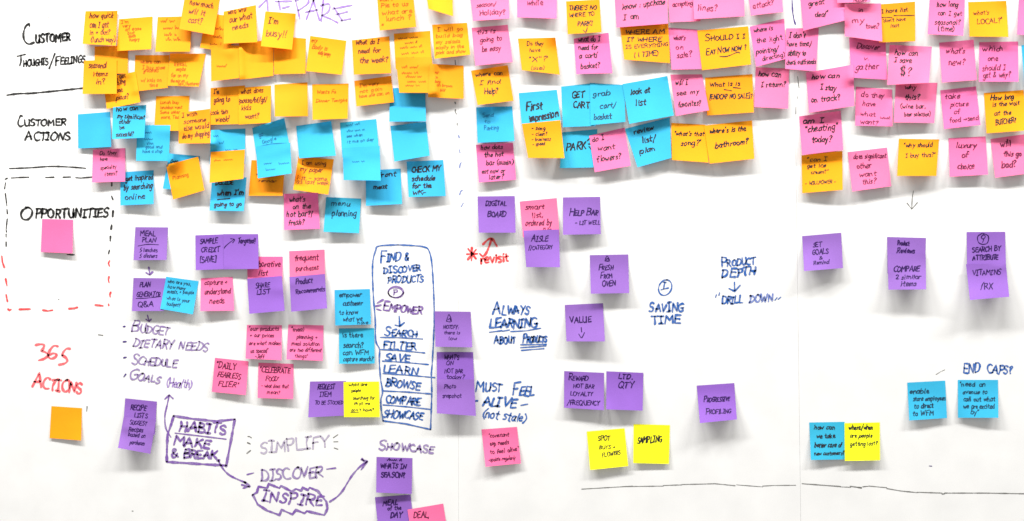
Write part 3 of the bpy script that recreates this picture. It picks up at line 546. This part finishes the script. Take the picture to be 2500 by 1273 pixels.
# ---- purple and others, lower left
note('V', (330.6,555, 410,555.6, 406.5,635, 326,635.7), 10, 'v', 'MEAL@342,576,378,11|PLAN@347,592,380,10|=337,601 360,597 387,598|5 lunches@340,615,384,9|5 dinners@340,629,383,9', 'purple sticky note reading "meal plan, 5 lunches 5 dinners"')
note('V', (326,679, 406,680, 400,759.5, 322,760), 11, 'v', 'PLAN@341,701,366,11|GENERATOR@333,724,391,11|=332,729 360,728 392,724|Q&A@336,749,373,13', 'purple sticky note reading "plan generator Q&A"')
note('B', (405.7,676, 485,687, 471,768, 391,754.5), 10, 'n', 'who are you,@409,690,466,8|how many@409,703,452,8|meals, + people@408,716,472,8,4|what is your@406,731,462,8|budget?@406,745,440,8', wid=2.0)
note('P', (490.7,680, 568,676.7, 571.6,759, 489,760), 10, 'w', 'capture +@499,696,554,10|understand@500,719,562,12|needs@512,742,548,12')
note('H', (603,627, 690,627, 689,712, 605,712), 7, 'w', 'collaborative@598,651,684,13|list@631,673,652,12', 'hot pink sticky note reading "collaborative list", partly hidden under purple ones')
note('V', (477,575, 562,572, 564,657, 478,660), 9, 'v', 'SAMPLE@488,595,530,11|CREDIT@491,616,536,11|[SAVE]@488,641,527,14', 'purple sticky note reading "sample credit [save]"')
note('V', (545,572, 630,572, 631.5,657, 547,658), 10, 'v', 'Targeted!@580,594,622,11|=540,621 550,602 571,585|=563,583 573,585 568,593', 'purple sticky note reading "Targeted!" at the head of an arrow')
note('V', (603.5,681, 688,674, 695,759, 608.7,766.6), 13, 'v', 'SHARE@624,704,658,11|LIST@626,720,658,11')
note('H', (706,613.7, 792,609.8, 794,692, 708,696), 7, 'w', 'frequent@719,637,776,13|purchases@723,661,777,11')
note('V', (706.7,676.7, 793,669, 798.5,753, 711,761.7), 14, 'v', 'Product@722,694,762,12|Recommends@722,718,792,11,-10|=748,712 765,709 785,706|=752,709 770,707 788,705', 'purple sticky note reading "Product Recommends" under "frequent purchases"')
note('P', (603,793.8, 688,794.6, 687,880, 599.6,876), 8, 'w', '"our products@607,807,680,9|+ our prices@611,823,668,9|are what makes@608,842,684,9|us special"@612,861,654,9|-Jeff@622,875,644,9', wid=2.1, label='pink sticky note reading "our products + our prices are what makes us special"')
note('P', (704,792.8, 790,795, 787.5,881.5, 699.4,878), 8, 'w', '"meal@710,809,742,10|planning +@724,827,774,9|meal solution@711,843,780,9|are two different@707,858,784,9|things"@720,873,750,8', wid=2.1, label='pink sticky note reading "meal planning + meal solution are two different things"')
note('H', (525,874, 606.6,882.6, 600,965, 517,957), 7, 'w', '"DAILY@527,898,574,13|FEARLESS@531,920,586,12|FLIER"@533,942,580,12', 'hot pink sticky note reading "daily fearless flier"')
note('H', (631,886, 716.6,889, 715.6,974.6, 629,972), 8, 'w', '"CELEBRATE@634,909,708,12|FOOD"@648,930,680,10|- what does that@638,946,704,8|mean?@652,962,682,8', 'hot pink sticky note reading "celebrate food"')
note('B', (816.8,708.5, 903,706, 905.7,792.5, 818.4,795), 7, 'n', 'empower@828,726,882,11|customer@837,747,884,11|to know@828,769,872,11|what we@837,785,884,10|have@872,792,898,8')
note('B', (827.4,802.4, 913.5,801.6, 914.8,888, 828,888.7), 7, 'n', 'is there@836,824,884,11|search?@838,849,886,12|can WFM@837,867,898,11|capture search?@838,882,910,10', 'blue sticky note reading "is there search?" under "empower customer"')
note('V', (757,932, 845,930.7, 843,1015, 752.6,1019.5), 11, 'v', 'REQUEST@775,951,816,11|ITEM@780,969,808,10|TO BE STOCKED@769,988,837,8')
note('Y', (838.7,933, 925.4,932, 926.7,1018.8, 839.7,1018.8), 8, 'k', 'what are@851,943,896,7|people@858,957,880,7|searching for@861,976,914,7|that we@864,989,902,7|=856,1008 877,1008|don\'t have?@857,1005,914,7', 'lemon yellow sticky note reading "what are people searching for that we don\'t have?"', wid=2.0)
note('V', (1060.7,760.4, 1149,761.7, 1153,848.5, 1063,847), 11, 'v', '=1090,785 1096,768 1102,785 1090,785|=1094,781 1098,778 1100,783|NOTIFY:@1082,803,1120,9|there is@1083,816,1122,8|low@1095,831,1114,8', 'purple sticky note with a small bell and "notify: there is low"')
note('V', (1066,860, 1155,860, 1158,946, 1067,945), 8, 'v', "WHAT'S@1084,878,1120,10|ON@1090,891,1106,9|HOT BAR@1085,911,1130,9|today?@1090,925,1134,9", 'upper purple sticky note of the tall pair reading "what\'s on hot bar"')
note('V', (1066.5,926, 1157,927, 1162,1016, 1066.6,1009.5), 13, 'v', 'Photo@1084,948,1112,9|snapshot@1080,971,1126,9', 'lower purple sticky note of the tall pair reading "photo snapshot"')
note('V', (305.7,973, 383,981, 378,1062, 300,1052), 8, 'v', 'RECIPE@318,1000,355,11,8|LISTS@328,1018,359,10|SUGGEST@316,1036,357,9', 'upper purple sticky note of a pair reading "recipe lists suggest"')
note('V', (302,1018, 381,1026, 367,1108.5, 288,1094), 15, 'v', 'SUGGEST@316,1036,357,9|Recipes@314,1052,348,10|based on@312,1065,354,9,10|purchases@316,1084,352,9,10', 'lower purple sticky note of a pair reading "recipes based on purchases"')
note('O', (125.6,992, 200,997, 198,1076, 121,1070), 4, 'f', '', 'blank orange sticky note alone at the lower left under the red heading')
note('V', (919.4,1116, 1006.8,1119, 1005,1206.5, 918.4,1203), 9, 'v', '~@944,1125,980,7|WHATS IN@929,1143,990,11|SEASON?@930,1165,988,12', wid=2.6)
note('V', (915.4,1214.5, 1002.5,1208, 1011,1297, 925,1306), 9, 'v', 'MEAL@935,1235,970,11|of the@946,1247,978,9|DAY@953,1265,980,12', wid=2.6)
note('H', (995,1244.7, 1082,1230, 1095,1318, 1008,1332), 8, 'w', 'DEAL,@1010,1265,1048,13,-2', 'hot pink sticky note reading "deal," cut by the bottom edge')

# ---- middle panel, top rows
note('P', (1144,-37, 1240,-43, 1244,45.8, 1155,51.6), 12, 'w', 'season/@1163,18,1210,10|Holiday?@1172,38,1232,12')
note('P', (1262,-45, 1360,-42, 1359,46, 1262.7,43), 12, 'w', 'while@1286,12,1324,13', 'pink sticky note reading "while" cut by the top edge')
note('P', (1151.4,68.7, 1239.6,61, 1251.7,152, 1160.4,161), 11, 'w', 'this is@1164,84,1208,10|going to@1172,103,1224,11,-8|be easy@1176,127,1222,12,-8')
note('P', (1400.8,95, 1485.5,80, 1495,179, 1407,181.4), 12, 'k', 'what do I@1412,103,1464,11,-4|need for@1412,122,1460,11,-4|a cart/@1414,143,1460,12,-6|basket?@1418,168,1464,12,-6')
note('O', (1382,3.6, 1464,-1, 1468.5,79, 1386,84), 11, 'k', "THERE'S NO@1389,25,1456,10,-2|WHERE TO@1389,42,1450,9|PARK!@1410,64,1446,10,-4|=1424,74 1430,79 1434,68", wid=2.4)
note('O', (1150,173, 1239.6,159.5, 1253.7,246.4, 1165.8,257), 12, 'k', 'where can@1160,188,1226,9,-8|I find@1170,208,1220,10,-8|Help?@1184,230,1216,13,-8')
note('O', (1264.4,94.5, 1356,92, 1366.7,182.6, 1274,171.7), 13, 'k', 'Do they@1286,111,1326,9,-1|have@1292,127,1318,8|"X"?@1290,151,1334,11|(sizes)@1297,171,1328,8', 'orange sticky note with a loose corner reading "Do they have X?"', dog=(1,0,14), wid=2.0)
note('B', (1162.4,262.5, 1250.5,260, 1256,345, 1166,349), 9, 'b', 'Send@1178,286,1204,8|to@1182,301,1196,8|Parking@1182,318,1216,9', 'blue sticky note with faint writing under "where can I find Help?"')
note('P', (1162,353.8, 1252.4,349, 1260,439.4, 1169.4,446), 9, 'k', 'how does@1174,366,1226,10|the hot@1182,384,1228,11|bar (auxin)@1188,403,1252,11,-2|eat now or@1176,424,1232,10,-4|later?@1194,438,1228,11,-4', 'pink sticky note reading "how does the hot bar" over "eat now or later?"')
note('B', (1266.4,227.7, 1359.4,219.6, 1370,300, 1274,308), 9, 'k', 'First@1284,272,1322,18,-14|impression@1292,298,1362,15,-18', wid=3.2)
note('B', (1372,323.5, 1458,316, 1457,409, 1367,411), 10, 'k', 'PARK@1382,368,1430,17,-10|=1434,344 1440,338|=1436,352 1441,352|=1438,358 1443,365', wid=2.8)
note('O', (1274,302.8, 1368,293.7, 1378,386.5, 1289.4,386), 14, 'k', '- song@1297,318,1330,9,-2|- clean?@1298,332,1336,8,-2|- business@1298,344,1344,8,-1|- speed@1300,357,1330,8', wid=2.3, dog=(1,1,4))
note('B', (1370,212, 1452,203, 1454,308, 1374,311), 9, 'k', 'GET@1396,240,1424,14,-8|CART@1401,264,1438,13,-2', wid=2.6)
note('B', (1440,203, 1524,208, 1527,298, 1442,306), 12, 'n', 'grab@1448,236,1490,12,-8|cart/@1464,265,1502,12,-8|basket@1450,292,1494,13,-4')
note('P', (1438.5,332, 1525,312, 1540,405, 1452,421), 13, 'k', 'do I@1447,347,1474,11|want@1460,368,1500,11,-12|flowers?@1458,396,1516,13,-14')
note('B', (1526,315, 1635,287, 1639,386, 1556.5,409), 12, 'k', 'review@1548,328,1596,11,-22|list/@1568,350,1602,13,-16|plan@1562,376,1598,12,-24', wid=2.5)
note('B', (1519.5,205.7, 1629,186, 1645,282.5, 1536,303), 13, 'k', 'look at@1540,232,1586,13,-14|list@1553,259,1576,14,-10', wid=2.5)
note('O', (1639,300.5, 1722,305, 1730,397.4, 1640.7,391), 13, 'k', '"what\'s that@1645,331,1718,10,1|song?"@1663,356,1712,11,-6', wid=2.5)
note('O', (1719,307, 1836,294.4, 1841.6,388, 1732.5,400), 14, 'k', "where's is the@1732,326,1820,11,-8|bathroom?@1746,362,1826,12,-14", wid=2.5)
note('O', (1721,190, 1837,181.4, 1840.4,274.7, 1726.4,282.4), 11, 'k', "What is is@1733,213,1806,9,-6|=1768,219 1786,222|=1790,214 1808,216|[ENDCAP NO SALE]?@1732,243,1836,10,-3", 'wide orange sticky note reading "What is" over a bracketed line', wid=2.6)
note('P', (1636.8,182.6, 1714,182, 1731,269.8, 1650,283.7), 13, 'k', 'will I@1648,208,1678,11,-3|see my@1652,234,1706,11,-12|favorites?@1656,262,1710,13,-8')
note('P', (1631.5,68, 1703,73, 1713.8,169, 1640,170.4), 10, 'w', "what's@1644,97,1672,11|on@1650,120,1668,11|sale?@1652,142,1690,13,-8")
note('O', (1513.4,65.7, 1631.5,57, 1635.9,154.6, 1524,146), 13, 'k', 'WHERE AM@1526,84,1620,10,-2|I? WHERE@1530,102,1614,10,-1|IS EVERYTHING@1528,120,1630,8|( 1 TIME)@1548,140,1606,10', wid=2.4)
note('O', (1702,75, 1826.8,64.5, 1833.6,158, 1713.8,171.7), 11, 'k', '^SHOULD I I@1722,101,1818,10,-8|^EAT ^NOW NOW ?@1724,135,1822,10,-14|=1757,138 1775,138 1800,128 1806,130', wid=2.6)
note('P', (1629,-38, 1705,-40, 1710,52, 1635,54.8), 9, 'w', 'accepting@1642,16,1690,11,-6', 'pink sticky note ending in "accepting" at the top edge')
note('P', (1690,-45, 1815,-50, 1817.8,40, 1694.8,47.5), 11, 'w', 'lines?@1703,26,1750,13,2', 'wide pink sticky note reading "lines?" at the top edge')
note('P', (1499,-35, 1628,-38, 1631,58, 1505,67.7), 10, 'k', 'know : upchase@1520,24,1622,13,-14|I am@1523,48,1560,13,-4', 'wide pink sticky note reading "I am" at the top edge')
note('P', (1822,-50, 1905,-58, 1912,29.7, 1833,38.5), 11, 'w', 'attack?@1838,22,1888,13,-20', 'pink sticky note reading "attack?" at the top edge')
note('P', (1845,164.4, 1926.6,168, 1924,266, 1841.4,261.7), 11, 'k', 'how can@1852,186,1906,12|I return?@1858,213,1916,12,-1')
note('P', (1830.4,65.7, 1914.4,46, 1920.5,143.7, 1846,163.6), 12, 'k', 'where is@1840,80,1886,10,-14|the light@1847,106,1910,11,-14|pointing/@1846,133,1900,12,-14|directing)@1862,149,1916,10,-22')
note('P', (1919,69.4, 1999,69.4, 1992,174.8, 1917,168.5), 12, 'k', "I don't@1926,92,1964,12,4|have time/@1921,113,1980,11|ability to@1923,136,1966,12|check outfriends@1920,158,1992,11,-2")
note('P', (1951,-40, 2062,-22, 2064,50, 1961,75.5), 9, 'k', 'great@1974,16,2012,12,-18|deal"@1990,42,2020,12,-6', 'pink sticky note ending in "great deal" at the top edge')
note('P', (2040,-80, 2124,-84, 2124,5, 2044,8), 9, 'w', 'Never@2084,8,2116,10,-6', 'pink sticky note showing only its foot at the top edge above "in my town?"')
note('P', (2073,92, 2162,100, 2166,195, 2078,190), 10, 'w', 'Discover@2092,118,2146,12,6|v.@2108,146,2122,8|gather@2088,170,2146,13,-2')
note('P', (1968,177.7, 2083.7,158, 2086,259, 1975,276), 12, 'k', 'how can@1982,193,2048,12,-5|I stay@2002,219,2040,12,6|on track?@1980,250,2050,13,-8', wid=2.4)
note('O', (2148,11, 2234,4.4, 2234.6,101, 2146,104), 11, 'k', 'I have list@2152,33,2216,9,-8|=2150,43 2178,43|=2182,38.5 2234,38|"don\'t have@2154,55,2210,8,-8|last@2174,67,2194,8', 'orange sticky note reading "I have list" over "don\'t have"', wid=2.2)
note('P', (2062,10, 2150.6,8.5, 2154,101.8, 2062.5,88.9), 14, 'w', 'in@2096,30,2106,10|my@2080,56,2110,12|town?@2114,70,2146,11')
note('P', (2187,203.5, 2288.7,202.6, 2280.7,301, 2182,299.4), 11, 'k', 'why@2208,218,2236,11|this?@2208,244,2244,13|(wine bar,@2198,265,2260,10|beer selection)@2208,284,2272,9')
note('P', (2172,110, 2274.8,114.4, 2268,202.6, 2165.7,208), 16, 'k', 'how can@2184,134,2240,12|I save@2183,152,2224,12|$?@2196,184,2224,19', bend=.8)
note('P', (2089.7,212, 2178,219, 2179,309, 2087.8,307.4), 10, 'w', 'do they@2102,236,2158,11|have@2106,258,2136,10|what@2100,282,2136,10|want?@2100,302,2142,10|~@2148,290,2174,8', 'pink sticky note reading "do they have what want?"')
note('P', (2270,-8, 2356,-8, 2352,87.7, 2265,84), 13, 'k', 'how long@2287,17,2338,11|can I get@2289,37,2348,10,2|seasonal?@2282,60,2344,11|(time)@2290,76,2330,12')
note('O', (2363.7,5.4, 2456.7,2.4, 2462,90.6, 2367,89.6), 12, 'm', "what's@2376,37,2414,9,-4|LOCAL?\"@2385,60,2448,11,-8", dog=(1,0,5))
note('P', (2293,104.7, 2377,97.4, 2384.9,196, 2299.7,202), 11, 'w', "what's@2310,131,2354,12,-3|new?@2316,160,2356,14,-4")
note('P', (2391,103.5, 2485.4,101.8, 2486.4,200, 2389.7,200), 12, 'w', 'which@2398,126,2448,12,-3|one@2412,149,2436,12|should I@2398,173,2454,12,-4|get & why?@2400,190,2466,12,-3')
note('P', (2295.5,221, 2383,211.4, 2394,305.4, 2304.8,315.7), 11, 'w', 'take@2307,242,2342,12,-4|picture@2321,261,2364,11,-6|of@2330,279,2344,11|food >send@2318,300,2388,11,-10')
note('O', (2402,227.7, 2499,220, 2508,319, 2408.5,326), 12, 'k', 'How long@2419,246,2474,11,-8|is the wait@2423,261,2488,10,-8|at the@2428,282,2468,10,-6|BUTCHER?@2431,306,2480,11,-16', wid=2.4)
note('P', (2488,-10, 2580,-8, 2576,90, 2483,85), 11, 'w', '', 'pink sticky note cut by the right edge in the top row')
note('B', (2494,111, 2590,105, 2597,200, 2501,205), 10, 'n', '', 'blue sticky note sliver cut by the right edge')
note('P', (1951,284.6, 2052.8,271, 2058.7,366.8, 1958,379), 10, 'k', 'am I@1960,302,2010,13,-4|"cheating"@1966,324,2044,14,-10|today?@1982,348,2030,14,-4', wid=2.4)
note('O', (1956.8,379.8, 2056.6,369, 2057.4,464, 1958.6,472), 12, 'k', '"can I@1970,395,2018,9,-3|get ice@1970,410,2016,9,-4|cream?"@1980,425,2022,8,-4|- WILLPOWER -@1966,452,2040,8,-6', wid=2.3)
note('P', (2069.6,372, 2165.5,360.6, 2175.9,455, 2080.7,468), 12, 'w', 'does significant@2084,388,2164,11,-3|other@2092,412,2126,12,-8|want@2098,432,2138,11,-6|this?@2106,450,2138,12,-8')
note('O', (2194.6,339, 2292.6,340.9, 2286,430, 2190,430), 17, 'k', '"why should@2206,360,2276,10,-2|I buy this?"@2211,385,2284,9,-3', wid=2.3, bend=1.1)
note('P', (2315.7,338, 2406.4,333.4, 2412.4,426.7, 2319,432), 11, 'w', 'luxury@2334,361,2384,12,-1|of@2347,386,2364,13|choice@2338,414,2378,13,-4', wid=2.4)
note('P', (2418,340, 2510,327, 2520,423, 2429.7,434.5), 11, 'w', 'will@2442,360,2468,14,-12|this go@2450,382,2492,12,-2|bad?@2446,410,2480,14,-6', wid=2.6)
# ---- middle and right, purple rows
note('V', (1166,480, 1256.5,479, 1258.8,568.5, 1169,568.5), 13, 'v', 'DIGITAL@1185,503,1236,11,-2|BOARD@1190,530,1235,12,-2', wid=2.4)
note('H', (1269,492.5, 1359,484, 1366,575, 1277,580), 9, 'w', 'smart@1282,512,1328,12,-4|list,@1300,532,1326,12|ordered by@1283,552,1346,13,-4|profile@1300,571,1346,11', 'hot pink sticky note reading "smart list, ordered by"')
note('V', (1277.8,563, 1364.6,560.5, 1367,652.8, 1284.8,652.5), 16, 'v', 'AISLE@1297,590,1336,13|//CATEGORY@1290,610,1348,9,-3', wid=2.2)
note('V', (1374.5,482.4, 1465,481, 1467,572, 1374.5,573.7), 15, 'v', '^HELP ^BAR@1390,527,1458,12,-2|- LIT WELL@1404,549,1464,9,-1', wid=2.4)
note('V', (1440,623.5, 1533.7,621.7, 1536,716, 1442.4,717.6), 16, 'v', '=1477,637 1482,625 1488,637 1477,637|=1481,634 1484,631 1486,635|^FRESH@1462,660,1496,10|^FROM@1466,680,1494,10|OVEN@1470,700,1502,12,-6', 'purple sticky note reading "fresh from oven" under a small bell', wid=2.4)
note('V', (1379,745, 1472,740.7, 1476.9,834, 1382.8,834), 19, 'v', 'VALUE@1391,789,1442,13|=1419,800 1420,811|=1413,816 1420,825 1427,812', 'purple sticky note reading "value" over a down arrow', wid=2.5)
note('V', (1377.5,906.5, 1474.6,910.8, 1474.6,1002, 1377,996), 13, 'v', '^REWARD@1388,929,1434,10,2|HOT BAR@1400,947,1450,9,3|LOYALTY@1392,966,1446,9,2|/FREQUENCY@1384,989,1462,10,1', wid=2.4)
note('V', (1480.6,907, 1570.8,910.8, 1569,1003, 1480,1000), 14, 'v', 'LTD.@1510,925,1544,12|QTY@1510,948,1546,14,-2', wid=2.4)
note('V', (1701,942, 1792.5,935.7, 1799,1024.5, 1708.7,1033.5), 21, 'v', '^PROGRESSIVE@1718,982,1780,10,-4|^PROFILING@1723,1012,1784,9,-6', 'purple sticky note reading "progressive profiling"', wid=2.6)
note('Y', (1432.4,1054, 1524.7,1046, 1533.7,1138.4, 1440.7,1148), 9, 'k', 'SPOT@1460,1076,1488,10,-4|BUYS +@1463,1097,1502,8,-6|FLOWERS@1470,1117,1515,9,-16', wid=2.2)
note('Y', (1547,1036, 1635.6,1038.4, 1633,1133, 1546,1131), 6, 'k', 'SAMPLING@1556,1083,1615,13,-7', wid=2.4)
note('H', (1175.5,1049, 1262,1042.7, 1271.9,1131.8, 1185.5,1140), 9, 'w', '"constant@1192,1069,1242,9,-8|exp needs@1196,1088,1242,10,-8|to feel alive"@1197,1109,1266,10,-12|-update regularly@1192,1127,1258,8,-8', 'hot pink sticky note reading "exp needs to feel alive"', wid=2.2)
note('V', (1958.5,577, 2053.6,568.6, 2058,655, 1963,662.4), 20, 'v', 'SET@1985,604,2006,10|GOALS@1984,622,2022,11|&@1999,634,2006,7|Remind@1986,647,2024,9', wid=2.4)
note('V', (2165.9,579, 2260.5,581.5, 2258,668, 2166.6,668), 8, 'v', 'Product@2191,599,2220,10|Reviews@2190,617,2232,11', wid=2.6)
note('V', (2167,621, 2260,619.6, 2261,707, 2169,707.7), 21, 'v', 'COMPARE@2182,664,2244,12,-3|2 similar@2186,682,2248,10|items@2198,699,2236,11', wid=2.4)
note('V', (2360,567, 2454,566.5, 2456,655, 2361,655), 9, 'v', '=2400,570 2413,577 2411,593 2400,597 2389,592 2387,578 2398,570|=2401,573 2406,578 2400,584 2396,579 2401,573|=2402,584 2399,592|SEARCH BY@2374,616,2442,11,-6|ATTRIBUTE@2375,636,2436,11,-4', 'purple sticky note reading "search by attribute" under a circled magnifier', wid=2.6)
note('V', (2358.5,645.5, 2455.7,644, 2464,725, 2368,733), 22, 'v', 'VITAMINS@2374,673,2442,11,-4|/RX@2394,706,2422,14,-1', wid=2.0)
note('B', (1975.7,1032, 2062,1030.4, 2066,1122, 1979.7,1123.4), 7, 'k', 'how can@1988,1049,2038,10|we take@1994,1070,2038,10|better care of@1988,1093,2054,10|new customers?@1988,1112,2062,9', wid=2.4)
note('Y', (2061.8,1033.7, 2148,1031.7, 2148.5,1124, 2062.8,1125.7), 9, 'k', 'where/when@2072,1050,2130,11|are people@2075,1069,2128,9|getting lost?@2075,1089,2142,9', wid=2.3)
note('B', (2215,934.7, 2307.6,929.7, 2312,1021, 2220,1027), 8, 'n', 'enable@2222,962,2266,11,-4|store employees@2229,979,2308,10,-2|to direct@2232,998,2278,11|to WFM@2228,1016,2278,11', 'blue sticky note reading "enable store employees to direct"', wid=2.4)
note('B', (2338.5,928, 2436.5,928, 2437.5,1020.4, 2339,1020.4), 9, 'n', '"need an@2342,944,2404,10|avenue to@2350,962,2410,10|call out what@2352,980,2428,10|we are excited@2352,998,2428,10|by"@2370,1012,2390,10', wid=2.3)
